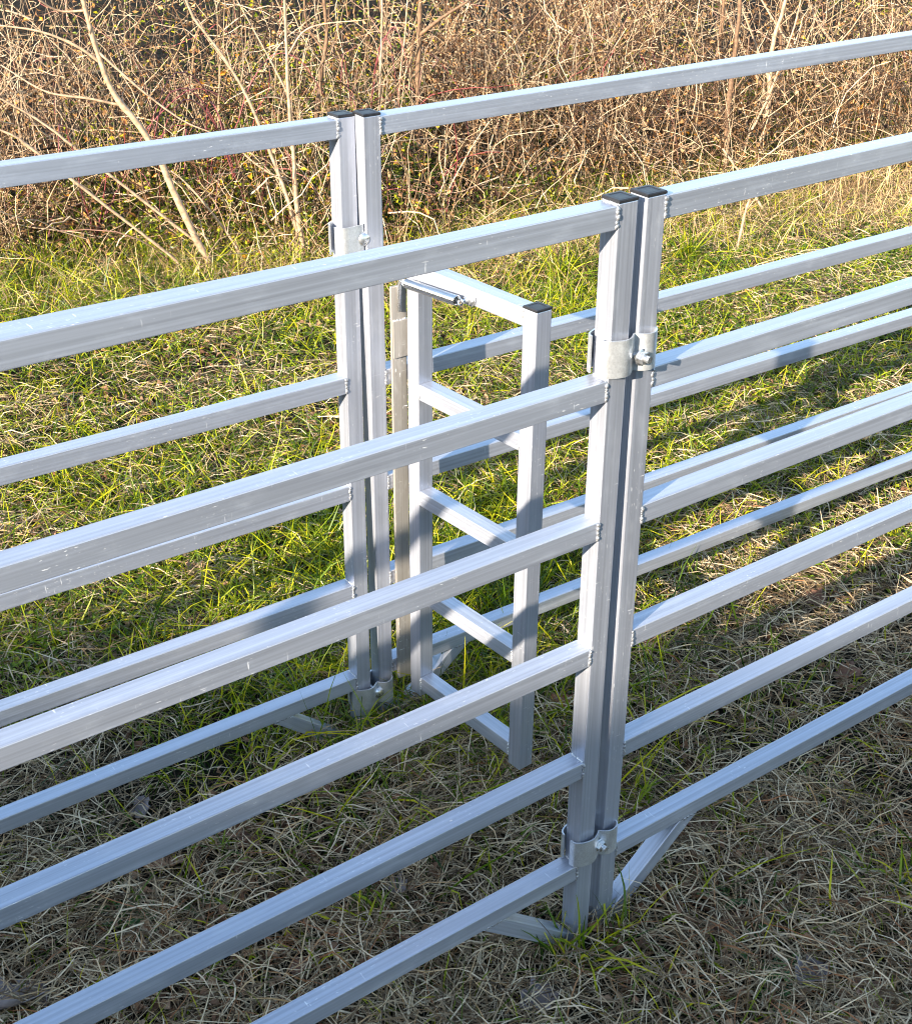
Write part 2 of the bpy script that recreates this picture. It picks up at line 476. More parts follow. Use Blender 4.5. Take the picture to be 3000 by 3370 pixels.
for end, sgn in ((sp0 - sp1, -1), (Vector((0, 0, 0)), 1)):
    bm = bmesh.new(); c = np.array(end)
    ang = np.linspace(0, 2 * math.pi, 30)
    tube_path(bm, [c + .0075 * (math.cos(a) * np.array(ax) * -sgn + math.sin(a) * np.array(ey)) for a in ang], .0017, 8)
    from_bm('hook', bm, M_SPRING, spring, True)
nrm = Rg @ Vector((0, -1, 0))
eb = empty('eye_bolt', sp1); eb.parent = spring; eb.matrix_parent_inverse = Matrix.Identity(4); eb.location = (0, 0, 0)
base_pt = gate_world(.178, 0, -.056) - sp1
bolt_parts(eb, base_pt, nrm, True, 1.25)
bm = bmesh.new(); tube_path(bm, [np.array(base_pt), np.array(Vector((0, 0, 0)) - nrm * .004)], .004, 12); from_bm('shank', bm, M_BOLT, eb, True)
# bracket at the strip's top that the spring hooks on to
bm = bmesh.new()
c = fr_world(.072, -.0005, -.372)
pts = [fr_world(.072, -.010, -.430), fr_world(.072, -.012, -.372), fr_world(.071, -.018, -.358), fr_world(.068, -.042, -.352)]
tube_path(bm, [np.array(FRm.transposed() @ (p - FR.location)) for p in pts], .0052, 12)
from_bm('spring_peg', bm, M_BOLT, strip, True)

# ------------------------------------------------------------------ ground and an added, unseen mound that shades the foreground
def axis(lo, hi, step, far):
    mid = np.arange(lo, hi + 1e-6, step); g = step * 1.35 ** np.arange(1, 40)
    g = np.cumsum(g); g = g[g < far]
    return np.concatenate([(lo - g)[::-1], mid, hi + g])

gx = axis(-3, 12, .07, 600); gy = axis(-3, 9, .07, 600)
XX, YY = np.meshgrid(gx, gy, indexing='ij')
ZZ = ground_h(XX, YY)
V = np.stack([XX.ravel(), YY.ravel(), ZZ.ravel()], 1)
ni, nj = XX.shape
ii, jj = np.meshgrid(np.arange(ni - 1), np.arange(nj - 1), indexing='ij')
q = (ii * nj + jj).ravel()
tag(np_mesh('ground', V, np.stack([q, q + nj, q + nj + 1, q + 1], 1), M_GROUND, smooth=True), kind='structure')

SUN_L = np.array([3.3, 1.0, -1.27]); SUN_L /= np.linalg.norm(SUN_L)      # direction the light travels

M_BLOCKER = mat_plain('blocker_green', (.05, .055, .022), .95, 0, .5, 3)
def build_shade_blocker():
    """unseen mound added left behind the camera; crest shaped to cast the foreground shade"""
    yq = np.linspace(-70, 24, 190)                     # q: where a crest point's sun ray meets x = 0
    S = 24.0
    crest_z = -1.02 - .37 * yq + GZ                    # height at x = 0
    crest_z = np.where(yq < -9, -1.02 + .37 * 9 + GZ, crest_z)
    crest_z = crest_z + .05 * (vnoise(yq, yq * 0, 2.5, 31) - .5) + .10 * (vnoise(yq, yq * 0, .9, 32) - .5)
    cx, cy, cz = -S * SUN_L[0], yq - S * SUN_L[1], np.maximum(crest_z - S * SUN_L[2], -.3)
    prof = [(-16, 0), (-9, .45), (-4, .82), (-1.5, .96), (0, 1), (1.5, .93), (4, .72), (8, .34), (13, 0)]
    rows = []
    for dx, k in prof:
        rows.append(np.stack([np.full_like(yq, cx + dx), cy, np.where(k == 0, -.6, cz * k)], 1))
    V = np.concatenate(rows); n = len(yq)
    a, b = np.meshgrid(np.arange(len(prof) - 1), np.arange(n - 1), indexing='ij'); q = (a * n + b).ravel()
    tag(np_mesh('shade_blocker', V, np.stack([q, q + n, q + n + 1, q + 1], 1), M_BLOCKER, smooth=True), kind='structure')
build_shade_blocker()  # added out of view only to keep the sun off the foreground

# ------------------------------------------------------------------ plants: vectorised builders
def unit(v): return v / np.maximum(np.linalg.norm(v, axis=-1, keepdims=True), 1e-9)

def ribbons(base, d0, bend, length, width, segs=3, curl=0.0):
    n = len(base); t = np.linspace(0, 1, segs + 1)
    side = unit(np.cross(d0, unit(rng.normal(size=(n, 3)))))
    P = base[:, None] + d0[:, None] * (length[:, None] * t)[..., None] + bend[:, None] * (length[:, None] * t ** 2)[..., None]
    if curl > 0:
        ph = rng.uniform(0, 6.28, (n, 1))
        P = P + side[:, None] * (curl * length[:, None] * np.sin(ph + t * rng.uniform(2, 6, (n, 1))))[..., None]
    wv = np.array([.75, 1.0, .8, .12]) if segs == 3 else np.interp(t, [0, .3, .7, 1], [.75, 1, .8, .1])
    o = side[:, None] * (width[:, None] * wv / 2)[..., None]
    V = np.stack([P - o, P + o], 2).reshape(-1, 3)
    k = 2 * (segs + 1)
    f = np.array([[2 * i, 2 * i + 1, 2 * i + 3, 2 * i + 2] for i in range(segs)])
    F = (f[None] + (np.arange(n) * k)[:, None, None]).reshape(-1, 4)
    return V, F

def leaflets(c, d, nrm, length, width, fold=.25):
    """pointed leaves folded a little along the midrib: 6 points, 4 triangles"""
    s = unit(np.cross(d, nrm)); nn = unit(np.cross(s, d))
    L, W = length[:, None], width[:, None]
    b = c; tip = c + d * L - nn * L * .12
    m = c + d * L * .45
    l = m + s * W * .5 + nn * W * fold; r = m - s * W * .5 + nn * W * fold
    V = np.stack([b, l, tip, r, m], 1).reshape(-1, 3)
    f = np.array([[0, 4, 1], [1, 4, 2], [0, 3, 4], [3, 2, 4]])
    F = (f[None] + (np.arange(len(c)) * 5)[:, None, None]).reshape(-1, 3)
    return V, F

def tubes(P, r, sides=3):
    """P (n,k,3) paths, r (n,k) radii"""
    n, k, _ = P.shape
    d = unit(np.gradient(P, axis=1))
    a = unit(np.cross(d, unit(rng.normal(size=(n, 1, 3))))); b = np.cross(d, a)
    ang = np.linspace(0, 2 * math.pi, sides, endpoint=False)
    V = P[:, :, None] + r[:, :, None, None] * (np.cos(ang)[None, None, :, None] * a[:, :, None] + np.sin(ang)[None, None, :, None] * b[:, :, None])
    V = V.reshape(-1, 3)
    f = []
    for i in range(k - 1):
        for j in range(sides):
            f.append([i * sides + j, i * sides + (j + 1) % sides, (i + 1) * sides + (j + 1) % sides, (i + 1) * sides + j])
    F = (np.array(f)[None] + (np.arange(n) * k * sides)[:, None, None]).reshape(-1, 4)
    return V, F

def wander(base, d0, length, k=6, jit=.25, droop=0.0):
    n = len(base); P = np.empty((n, k, 3)); P[:, 0] = base; d = unit(d0.copy()); st = (length / (k - 1))[:, None]
    for i in range(1, k):
        d = unit(d + rng.normal(0, jit, (n, 3)) + np.array([0, 0, -droop]))
        P[:, i] = P[:, i - 1] + d * st
    P[:, :, 2] = np.maximum(P[:, :, 2], ground_h(P[:, :, 0], P[:, :, 1]) + .004)
    return P

def dirs(n, el0, el1):
    az = rng.uniform(0, 2 * math.pi, n); el = np.radians(rng.uniform(el0, el1, n))
    return np.stack([np.cos(az) * np.cos(el), np.sin(az) * np.cos(el), np.sin(el)], 1)

def scatter(n, dens, box=(-2.2, 10, -1.3, 6.0), mx=260, my=260, power=1.0):
    """n ground points inside the camera's view and a margin, thinned by dens(x, y) and with distance"""
    out = []; got = 0
    while got < n:
        x = rng.uniform(box[0], box[1], 200000); y = rng.uniform(box[2], box[3], 200000)
        p = np.stack([x, y, ground_h(x, y)], 1)
        keep = in_view(p, mx, my); p = p[keep]
        dist = np.linalg.norm(p - CAM, axis=1)
        pr = dens(p[:, 0], p[:, 1]) * np.minimum(1, (2.6 / dist) ** power)
        p = p[rng.random(len(p)) < pr]
        out.append(p); got += len(p)
    return np.concatenate(out)[:n]

# where the sun reaches: grass there grew greener, the near strip is mostly dead mat
def green_map(x, y):
    n = vnoise(x, y, 1.3, 41) * .6 + vnoise(x, y, 3.7, 42) * .4
    lane = np.clip((y - (1.0 - .33 * x)) / .9, 0, 1)            # greener beyond the first strip
    near_fence = np.exp(-((y - 1.35) / .8) ** 2) * np.exp(-((x - .35) / .7) ** 2)
    right = np.clip((x - 1.2) / 1.2, 0, 1) * np.exp(-((y - 1.0) / .8) ** 2)
    g = .07 + .95 * lane * np.clip(1.7 * n - .20, 0, 1) + .5 * near_fence - .20 * right
    return np.clip(g + .35 * np.clip(n - .62, 0, 1), .05, 1)
def dead_map(x, y):
    n = vnoise(x, y, 2.1, 51) * .5 + vnoise(x, y, 5.5, 52) * .5
    return np.clip(1.5 * n + .0 - .35 * green_map(x, y), .05, 1)

TAN = [(0, (.05, .03, .015)), (.3, (.18, .12, .065)), (.55, (.40, .30, .18)), (.85, (.72, .59, .40)), (.95, (.50, .32, .15)), (1, (.28, .12, .05))]
GRN = [(0, (.018, .048, .004)), (.3, (.075, .135, .005)), (.6, (.22, .28, .006)), (1, (.52, .46, .015))]
M_DEAD = mat_leafy('dead_grass', TAN, .18, .55, .25)
M_GREEN = mat_leafy('green_grass', GRN, .35, .42, .35)
M_COVER = mat_leafy('clover', [(0, (.018, .048, .004)), (.5, (.10, .17, .006)), (1, (.36, .40, .012))], .3, .42, .35)
M_LITTER = mat_leafy('leaf_litter', [(0, (.060, .030, .016)), (.4, (.18, .088, .045)), (.75, (.33, .19, .11)), (1, (.42, .28, .17))], .12, .6, .25)

def grass_object(name, base, el, L, Wd, bend_z, mat, kind, label, cat, curl=.06, lift=.012):
    n = len(base)
    d = dirs(n, *el)
    b = np.stack([d[:, 0] * .25, d[:, 1] * .25, -np.abs(rng.normal(bend_z, bend_z * .5, n))], 1) + rng.normal(0, .12, (n, 3))
    ln = rng.uniform(L[0], L[1], n) * rng.choice([.7, 1, 1.35], n); w = rng.uniform(Wd[0], Wd[1], n)
    p = base.copy(); p[:, 2] += rng.uniform(-.004, lift, n)
    V, F = ribbons(p, d, b, ln, w, 3, curl)
    gz = ground_h(V[:, 0], V[:, 1]) + .001
    V[:, 2] = np.maximum(V[:, 2], gz)
    return tag(np_mesh(name, V, F, mat), label, cat, kind=kind)

nd = 95000
grass_object('dead_grass', scatter(nd, dead_map, power=1.7), (-4, 42), (.04, .12), (.0018, .0038), .30, M_DEAD, 'stuff',
             'matted dead tan grass covering the ground', 'dead grass', .08, .045)
ng = 75000
grass_object('green_grass', scatter(ng, green_map, power=1.2), (25, 80), (.05, .14), (.0026, .0050), .40, M_GREEN, 'stuff',
             'short living green grass growing through the dead mat', 'grass', .03, .01)
# longer, lusher blades along the far fence and in front of the brush
def lush(x, y):
    a = np.exp(-((y - 1.25) / .55) ** 2) * np.exp(-((x - .35) / .60) ** 2)
    b = np.exp(-((y - 4.3 + .10 * (x - 1)) / .5) ** 2) * (.35 + .65 * vnoise(x, y, 1.6, 61))
    c = np.exp(-((y - 2.9) / .35) ** 2) * np.exp(-((x - 2.4) / .5) ** 2)
    return np.clip(a + .75 * b + c, 0, 1)
grass_object('long_green_grass', scatter(15000, lush), (40, 82), (.13, .25), (.0028, .0052), .55, M_GREEN, 'stuff',
             'longer bright green grass along the far fence and below the brush', 'grass', .03, .005)

# dry tan grass standing in front of the brush
M_HAY = mat_leafy('dry_tall_grass', [(0, (.10, .055, .025)), (.4, (.30, .19, .095)), (.8, (.58, .42, .24)), (1, (.40, .38, .06))], .2, .5, .3)
def hay_map(x, y):  # ragged edge
    f = np.where(x < 2, 5.2 - .55 * x, 4.1 - .17 * (x - 2))
    return np.exp(-((y - f + .15) / .6) ** 2) * (.3 + .9 * vnoise(x, y, 1.4, 77)) * np.clip(.25 + .16 * (x - 1), .18, 1)
grass_object('dry_tall_grass', scatter(15000, hay_map, (-1, 11, 2.4, 6)), (30, 85), (.10, .28), (.0022, .0042), .45, M_HAY, 'stuff',
             'standing dry tan grass along the foot of the brush', 'dry grass', .05, .01)

# small round-leaved ground cover
def cover_map(x, y):
    a = np.exp(-((x - 2.6) ** 2 + (y - 2.7) ** 2) / 1.0); b = np.exp(-(((x - 4.3) / 1.2) ** 2 + ((y - 2.6) / .5) ** 2))
    c = np.clip(2.2 * vnoise(x, y, 1.7, 71) - 1.15, 0, 1) * np.clip((y - .9 + .3 * x) / .8, 0, 1)
    return np.clip(.9 * a + .9 * b + .8 * c, 0, 1)
cp = scatter(42000, cover_map); n = len(cp)
cp[:, 2] += rng.uniform(.005, .045, n)
V, F = leaflets(cp, dirs(n, -5, 40), unit(np.array([0, 0, 1.0]) + rng.normal(0, .35, (n, 3))), rng.uniform(.010, .024, n), rng.uniform(.008, .017, n))
tag(np_mesh('clover_cover', V, F, M_COVER), 'low green clover and small round leaves between the grass', 'ground cover', kind='stuff')

# bits of broken leaf in the grass
lp = scatter(9000, lambda x, y: np.clip(1.8 * vnoise(x, y, 2.6, 81) - .55, .05, 1)); n = len(lp)
lp[:, 2] += rng.uniform(.006, .03, n)
V, F = leaflets(lp, dirs(n, -20, 30), unit(np.array([0, 0, 1.0]) + rng.normal(0, .6, (n, 3))), rng.uniform(.015, .045, n), rng.uniform(.010, .028, n), .5)
tag(np_mesh('leaf_litter', V, F, M_LITTER), 'crumbled brown leaf litter lying in the grass', 'leaf litter', kind='stuff')

# ------------------------------------------------------------------ brush behind the fences
BR_BOX = (-1.5, 13, 2.6, 10)
def brush_front(x):
    x = np.asarray(x, float)
    return np.where(x < 2, 5.2 - .55 * x, 4.1 - .17 * (x - 2)) + .45 * (vnoise(x, x * 0, .9, 90) - .5)
def brush_map(x, y):
    k = np.clip((y - brush_front(x) + .25 + .6 * (vnoise(x, y, 1.9, 99) - .5)) / .8, 0, 1)
    return k * np.clip(1.2 - (y - brush_front(x)) * .34, .10, 1)
def brush_pts(n): return scatter(n, brush_map, BR_BOX, 200, 300, .4)

M_TWIG = mat_leafy('twigs', [(0, (.020, .011, .006)), (.35, (.070, .038, .020)), (.5, (.20, .115, .06)), (.65, (.42, .29, .17)), (.94, (.60, .46, .31)), (1, (.22, .05, .05))], 0, .6, .25, .7, .15)
M_CANE = mat_leafy('red_canes', [(0, (.13, .030, .035)), (.6, (.26, .07, .075)), (1, (.36, .16, .12))], 0, .45, .4, 1, .1)
M_STALK = mat_plain('pale_stalk', (.36, .24, .15), .6, 0, .45, 45)
M_BARK = mat_plain('brown_bark', (.15, .085, .045), .75, 0, .45, 60)
M_DRY = mat_leafy('dry_leaves', [(0, (.022, .010, .005)), (.35, (.10, .042, .015)), (.6, (.28, .135, .048)), (.9, (.52, .32, .145)), (1, (.62, .24, .015))], .15, .55, .25, .8, .25)
M_BUSH = mat_leafy('evergreen_leaves', [(0, (.012, .024, .004)), (.45, (.055, .090, .006)), (.75, (.22, .26, .010)), (1, (.55, .42, .012))], .25, .42, .35, .8, .3)
M_SEED = mat_leafy('seed_heads', [(0, (.025, .010, .004)), (.5, (.10, .042, .016)), (.75, (.30, .155, .065)), (1, (.75, .55, .34))], .15, .6, .2, 1, .1)

n = 7500
tp = brush_pts(n); hmax = .25 + .55 * np.clip((tp[:, 1] - brush_front(tp[:, 0])) / 1.2, 0, 1)
tp[:, 2] += rng.uniform(0, 1, n) ** 1.3 * hmax
P = wander(tp, dirs(n, -25, 80), rng.uniform(.15, .70, n), 6, .28, .06)
V, F = tubes(P, (rng.uniform(.0015, .0036, n) * rng.choice([1, 1, 1.6], n))[:, None] * np.linspace(1, .45, 6)[None], 3)
tag(np_mesh('twig_tangle', V, F, M_TWIG, smooth=True), 'tangle of dry tan and brown twigs behind the fences', 'brush', kind='stuff')

n = 1500                                                     # upright dead grass stems
tp = brush_pts(n)
P = wander(tp, dirs(n, 62, 89), rng.uniform(.4, 1.1, n), 6, .07, .03)
V, F = tubes(P, rng.uniform(.0014, .0028, n)[:, None] * np.linspace(1, .4, 6)[None], 3)
tag(np_mesh('dead_stems', V, F, M_TWIG, smooth=True), 'upright thin dead stems in the brush', 'brush', kind='stuff')

n = 17000
lp = brush_pts(n); hm = .10 + .55 * np.clip((lp[:, 1] - brush_front(lp[:, 0])) / 1.0, 0, 1)
lp[:, 2] += rng.uniform(0, 1, n) ** 1.6 * hm
V, F = leaflets(lp, dirs(n, -60, 60), unit(rng.normal(size=(n, 3))), rng.uniform(.024, .062, n), rng.uniform(.013, .030, n), .4)
tag(np_mesh('dry_foliage', V, F, M_DRY), 'withered brown leaves hanging through the brush', 'brush', kind='stuff')

def bush_map(x, y): return brush_map(x, y) * np.clip(3.2 * vnoise(x, y, 1.5, 95) - 1.35, 0, 1)
n = 26000
lp = scatter(n, bush_map, BR_BOX, 200, 300, .4)
lp[:, 2] += rng.uniform(0, 1, n) ** 1.3 * (.10 + .42 * np.clip((lp[:, 1] - brush_front(lp[:, 0])) / .9, 0, 1))
V, F = leaflets(lp, dirs(n, -30, 60), unit(np.array([0, 0, .7]) + rng.normal(0, .7, (n, 3))), rng.uniform(.020, .050, n), rng.uniform(.012, .024, n), .3)
tag(np_mesh('green_undergrowth', V, F, M_BUSH), 'small green and yellowing leaves low in the brush', 'undergrowth', kind='stuff')

# brown seed-headed bushes
def seed_bush(x, y, h, spread, nst, label, seed):
    g = float(ground_h(x, y))
    root = empty('seed_bush', (x, y, g)); tag(root, label, 'bush', 'brown seed-headed bushes')
    b = np.zeros((nst, 3)); b[:, :2] = rng.normal(0, spread * .16, (nst, 2))
    d = dirs(nst, 48, 88); L = rng.uniform(.65, 1.05, nst) * h
    k = 8; P = np.empty((nst, k, 3)); P[:, 0] = b; dd = d.copy()
    for i in range(1, k):
        dd = unit(dd + rng.normal(0, .10, (nst, 3)) + np.array([0, 0, -.05 * i / k])); P[:, i] = P[:, i - 1] + dd * (L / (k - 1))[:, None]
    V, F = tubes(P, np.linspace(.0030, .0012, k)[None].repeat(nst, 0), 4)
    tag(np_mesh('bush_stems', V, F, M_TWIG, root, True), kind='stuff')
    m = nst * 9
    si = rng.integers(0, nst, m); ti = rng.integers(2, k, m)
    p0 = P[si, ti]; dt = unit(dirs(m, 0, 70) + .6 * d[si])
    Lt = rng.uniform(.07, .22, m)
    Q = np.stack([p0, p0 + dt * (Lt * .5)[:, None] + rng.normal(0, .008, (m, 3)), p0 + dt * Lt[:, None] + rng.normal(0, .012, (m, 3))], 1)
    V, F = tubes(Q, np.tile(np.array([.0013, .0010, .0006]), (m, 1)), 3)
    tag(np_mesh('bush_twigs', V, F, M_TWIG, root, True), kind='stuff')
    r = m * 6
    ri = rng.integers(0, m, r); tt = rng.uniform(.25, 1.05, r)[:, None]
    c = Q[ri, 0] * (1 - tt) + Q[ri, 2] * tt + rng.normal(0, .010, (r, 3))
    V, F = leaflets(c, dirs(r, -40, 80), unit(rng.normal(size=(r, 3))), rng.uniform(.011, .022, r), rng.uniform(.009, .017, r), .5)
    tag(np_mesh('seed_heads', V, F, M_SEED, root), kind='stuff')

seed_bush(3.55, 5.35, 1.05, 1.0, 70, 'largest brown seed-headed bush, behind the far post and gate', 1)
seed_bush(4.75, 5.75, 1.10, 1.0, 64, 'brown seed-headed bush right of the largest one, above the near posts', 2)
seed_bush(4.35, 4.95, .62, .9, 46, 'low brown seed-headed bush just above the near post caps', 3)
seed_bush(5.9, 6.6, 1.05, 1.0, 50, 'brown seed-headed bush at the top of the picture, right of centre', 4)

# ------------------------------------------------------------------ saplings and stalks, each standing on its own foot
def to_plane(px, py, foot, lean):
    n = np.array([CAM[0] - foot[0], CAM[1] - foot[1], 0.0]); n /= np.linalg.norm(n)
    n = unit(n + np.array([0, 0, lean]))
    d = ray(px, py); t = ((foot - CAM) @ n) / (d @ n)
    return CAM + d * t

def stalk(name, pts, wpx, label, cat, mat, branches=(), far=None, twigs=5, lean=0.0, group=None):
    """pts: foot first. far = ground distance in y when the foot is hidden"""
    foot = ground_at(*pts[0]) if far is None else None
    if far is not None:
        d = ray(*pts[0]); foot = CAM + d * ((far - CAM[1]) / d[1])
    g = float(ground_h(foot[0], foot[1]))
    foot3 = np.array([foot[0], foot[1], g]) if far is None else foot
    W = [foot3] + [to_plane(x, y, foot3, lean) for x, y in pts[1:]]
    if far is not None and foot3[2] > g + .02:
        dn = unit(W[0] - W[1]); W = [W[0] + dn * (foot3[2] - g) / max(-dn[2], .35)] + W
    W = [w - np.array(W[0]) for w in W] if False else W
    o = Vector(W[0])
    root = empty(name, (W[0][0], W[0][1], g)); tag(root, label, cat, group)
    org = np.array([W[0][0], W[0][1], g])
    dist = np.linalg.norm(foot3 - CAM); rad = wpx / 2 * dist / F_PX
    c = smooth_curve(np.array(W) - org, 26); c[0, 2] -= .03
    c += np.cumsum(rng.normal(0, rad * .22, c.shape), axis=0) * .6
    bm = bmesh.new(); tube_path(bm, c, np.linspace(1.15, .55, len(c)) * rad * rng.uniform(.88, 1.12, len(c)), 9)
    st = from_bm('stem', bm, mat, root, True)
    for bp, bw in branches:
        B = [to_plane(x, y, foot3, lean) - org for x, y in bp]
        B[0] = c[np.argmin(np.linalg.norm(c - B[0], axis=1))]
        if len(B) > 1: B[-1] = B[-1] + rng.normal(0, .05, 3)
        bc = smooth_curve(B, 18)
        bm = bmesh.new(); tube_path(bm, bc, np.linspace(1, .45, len(bc)) * bw / 2 * dist / F_PX, 7)
        from_bm('branch', bm, mat, root, True)
    for k in range(twigs):
        i = rng.integers(len(c) // 4, len(c)); d = unit(dirs(1, 10, 70)[0] + .6 * unit(c[-1] - c[0]))
        L = rng.uniform(.12, .4); tw = np.stack([c[i], c[i] + d * L * .5 + rng.normal(0, .02, 3), c[i] + d * L + rng.normal(0, .04, 3)])
        bm = bmesh.new(); tube_path(bm, smooth_curve(tw, 8), np.linspace(1, .5, len(smooth_curve(tw, 8))) * min(.0028, rad * .5), 5)
        from_bm('twig', bm, mat, root, True)

S, B = M_STALK, M_BARK
stalk('sapling', [(715, 905), (640, 770), (500, 470), (390, 320), (330, 170), (285, 0), (270, -80)], 21, 'thick pale leaning sapling left of the far posts, its foot in green grass', 'sapling', S,
      [([(425, 345), (300, 325), (150, 300), (0, 298)], 9), ([(375, 205), (250, 150), (120, 100), (-60, 60)], 10), ([(300, 50), (180, 30), (60, -20)], 8), ([(330, 160), (470, 300), (600, 395), (680, 420)], 8)], twigs=8)
stalk('sapling', [(1005, 850), (985, 740), (968, 540), (952, 390), (940, 180), (930, -60)], 15, 'straight pale sapling just left of the far posts', 'sapling', S,
      [([(945, 160), (1020, 90), (1110, 10)], 7), ([(950, 330), (880, 180), (800, 20)], 7)], twigs=6)
stalk('dead_stalk', [(1000, 850), (960, 700), (925, 592), (880, 480), (820, 330), (740, 190), (640, 60), (600, -40)], 12, 'bent pale stalk crossing behind the far left top rail near the post', 'stalk', S,
      [([(925, 592), (830, 530), (740, 480)], 8)], twigs=6)
stalk('sapling', [(1412, 690), (1397, 608), (1382, 346), (1378, 200), (1384, 0), (1390, -70)], 20, 'brown sapling right of the far post with a forking branch', 'sapling', B,
      [([(1390, 120), (1450, 60), (1530, -20)], 14), ([(1382, 330), (1350, 220), (1320, 100)], 7)], twigs=7, far=4.9)
stalk('dead_stalk', [(1243, 400), (1246, 330), (1252, 160), (1256, -60)], 11, 'straight tan stalk rising behind the far right post cap', 'stalk', S, (), far=5.0, twigs=3)
stalk('dead_stalk', [(1308, 360), (1322, 198), (1335, 90), (1344, -60)], 8, 'thin pale stalk between the tan stalk and the brown sapling', 'stalk', S, (), far=5.1, twigs=3)
stalk('dead_stalk', [(1456, 730), (1462, 640), (1468, 520), (1474, 400), (1470, 330)], 7, 'thin pale stalk under the far right top rail', 'stalk', S, (), twigs=3)
stalk('sapling', [(2354, 345), (2352, 300), (2360, 185), (2380, 30), (2390, -60)], 17, 'dark brown sapling in the upper right, leftmost of the trunk group', 'sapling', B, (), far=5.1, twigs=5)
stalk('sapling', [(2392, 580), (2391, 470), (2396, 310), (2410, 180), (2421, 0), (2424, -60)], 19, 'tan sapling in the upper right standing second in the trunk group', 'sapling', B, [([(2396, 310), (2450, 240), (2470, 150)], 7)], twigs=6)
stalk('sapling', [(2486, 550), (2510, 440), (2527, 330), (2536, 165), (2566, 50), (2590, -60)], 17, 'leaning tan sapling in the upper right beside the thin diagonal stalks', 'sapling', S, [([(2530, 260), (2480, 130), (2440, 10)], 8)], twigs=6)
stalk('sapling', [(2555, 420), (2560, 300), (2568, 160), (2571, -50)], 13, 'thin dark sapling, rightmost of the trunk group', 'sapling', B, (), far=5.1, twigs=4)
stalk('dead_stalk', [(2405, 560), (2460, 450), (2522, 330), (2560, 230), (2610, 90), (2640, -40)], 8, 'straight pale stalk slanting right across the trunk group', 'stalk', S, (), twigs=2)
stalk('dead_stalk', [(2797, 442), (2730, 330), (2654, 220), (2560, 90), (2480, -40)], 9, 'pale stalk slanting left under the far top rail at the right', 'stalk', S, (), twigs=3)
stalk('dead_stalk', [(2790, 475), (2835, 374), (2920, 300), (3010, 236), (3080, 190)], 9, 'brown forked stalk leaning right at the right edge', 'stalk', B, [([(2835, 374), (2850, 280), (2858, 200)], 6)], twigs=3)
stalk('dead_stalk', [(2740, 140), (2690, 70), (2650, -20)], 9, 'short pale stalk slanting above the far top rail at the right', 'stalk', S, (), far=5.2, twigs=2)
stalk('dead_stalk', [(2445, 160), (2410, 90), (2370, 0), (2340, -60)], 8, 'pale stalk slanting left above the far top rail over the trunk group', 'stalk', S, (), far=5.0, twigs=2)
stalk('dead_stalk', [(250, 490), (160, 420), (60, 355), (-60, 290)], 9, 'pale stalk slanting down to the far left top rail near the left edge', 'stalk', S, (), far=4.7, twigs=3)
stalk('dead_stalk', [(125, 505), (60, 455), (-20, 420), (-90, 390)], 9, 'pale stalk lowest above the rail at the left edge', 'stalk', S, (), far=4.6, twigs=2)
stalk('dead_stalk', [(1045, 360), (1055, 250), (1075, 120), (1060, -40)], 18, 'thick brown stalk behind the far left post cap', 'stalk', B, [([(1068, 170), (1010, 80), (960, -20)], 8)], far=5.2, twigs=5)
stalk('dead_stalk', [(800, 870), (770, 800), (690, 690), (610, 600), (560, 560)], 8, 'thin pale stalk leaning left beside the thick sapling foot', 'stalk', S, (), twigs=4)
stalk('dead_stalk', [(2530, 720), (2480, 640), (2430, 560), (2380, 490)], 9, 'pale broken stalk lying against the brush right of the near posts', 'stalk', S, (), twigs=3)
stalk('dead_stalk', [(2420, 830), (2440, 740), (2465, 650), (2480, 600)], 10, 'stout pale stalk standing behind the near right top rail', 'stalk', S, (), twigs=3)

# red bramble canes arching through the left of the brush
for px, py, far, lab in ((250, 330, 5.2, 'red bramble cane arching at the upper left edge'), (640, 300, 5.1, 'red bramble cane arching right of the pale leaning sapling'),
                         (820, 420, 4.9, 'red bramble cane low beside the straight pale sapling'), (1180, 250, 5.3, 'red bramble cane above the far post caps')):
    d = ray(px, py); p = CAM + d * ((far - CAM[1]) / d[1]); g = float(ground_h(p[0], p[1]))
    root = empty('bramble_cane', (p[0], p[1], g)); tag(root, lab, 'bramble', 'red bramble canes')
    for k in range(4):
        a = rng.uniform(-2.6, .3); ln = rng.uniform(.5, 1.0); hh = rng.uniform(.5, .95)
        tt = np.linspace(0, 1, 14)
        c = np.stack([math.cos(a) * ln * tt, math.sin(a) * ln * tt * .6, hh * np.sin(tt * 2.3) * 1.0], 1) + np.cumsum(rng.normal(0, .006, (14, 3)), 0)
        c[:, 2] = np.maximum(c[:, 2], .02 * (1 - tt) - .02 * (tt < .05))
        bm = bmesh.new(); tube_path(bm, c, np.linspace(.0042, .0018, 14), 7); from_bm('cane', bm, M_CANE, root, True)

# ------------------------------------------------------------------ tufts, weeds and fallen leaves one can point to
def tuft(px, py, nb, L, Wd, label, el=(35, 85), mat=None):
    p = ground_at(px, py); g = float(ground_h(p[0], p[1])); base = rng.normal(0, .025, (nb, 3)); base[:, 2] = 0
    d = dirs(nb, *el); b = np.stack([d[:, 0] * .3, d[:, 1] * .3, -np.abs(rng.normal(.35, .2, nb))], 1)
    V, F = ribbons(base, d, b, rng.uniform(*L, nb), rng.uniform(*Wd, nb), 5, .02)
    V[:, 2] = np.maximum(V[:, 2], .002)
    o = np_mesh('grass_tuft', V, F, mat or M_GREEN); o.location = (p[0], p[1], g)
    tag(o, label, 'grass tuft', 'green grass tufts')
tuft(1880, 3160, 46, (.10, .24), (.0035, .0065), 'dark green grass tuft around the foot of the near posts')
tuft(2020, 3090, 26, (.10, .22), (.003, .006), 'green grass tuft against the foot brace right of the near posts')
tuft(2090, 2660, 30, (.08, .20), (.003, .006), 'green grass tuft in the gap under the lower right rails')
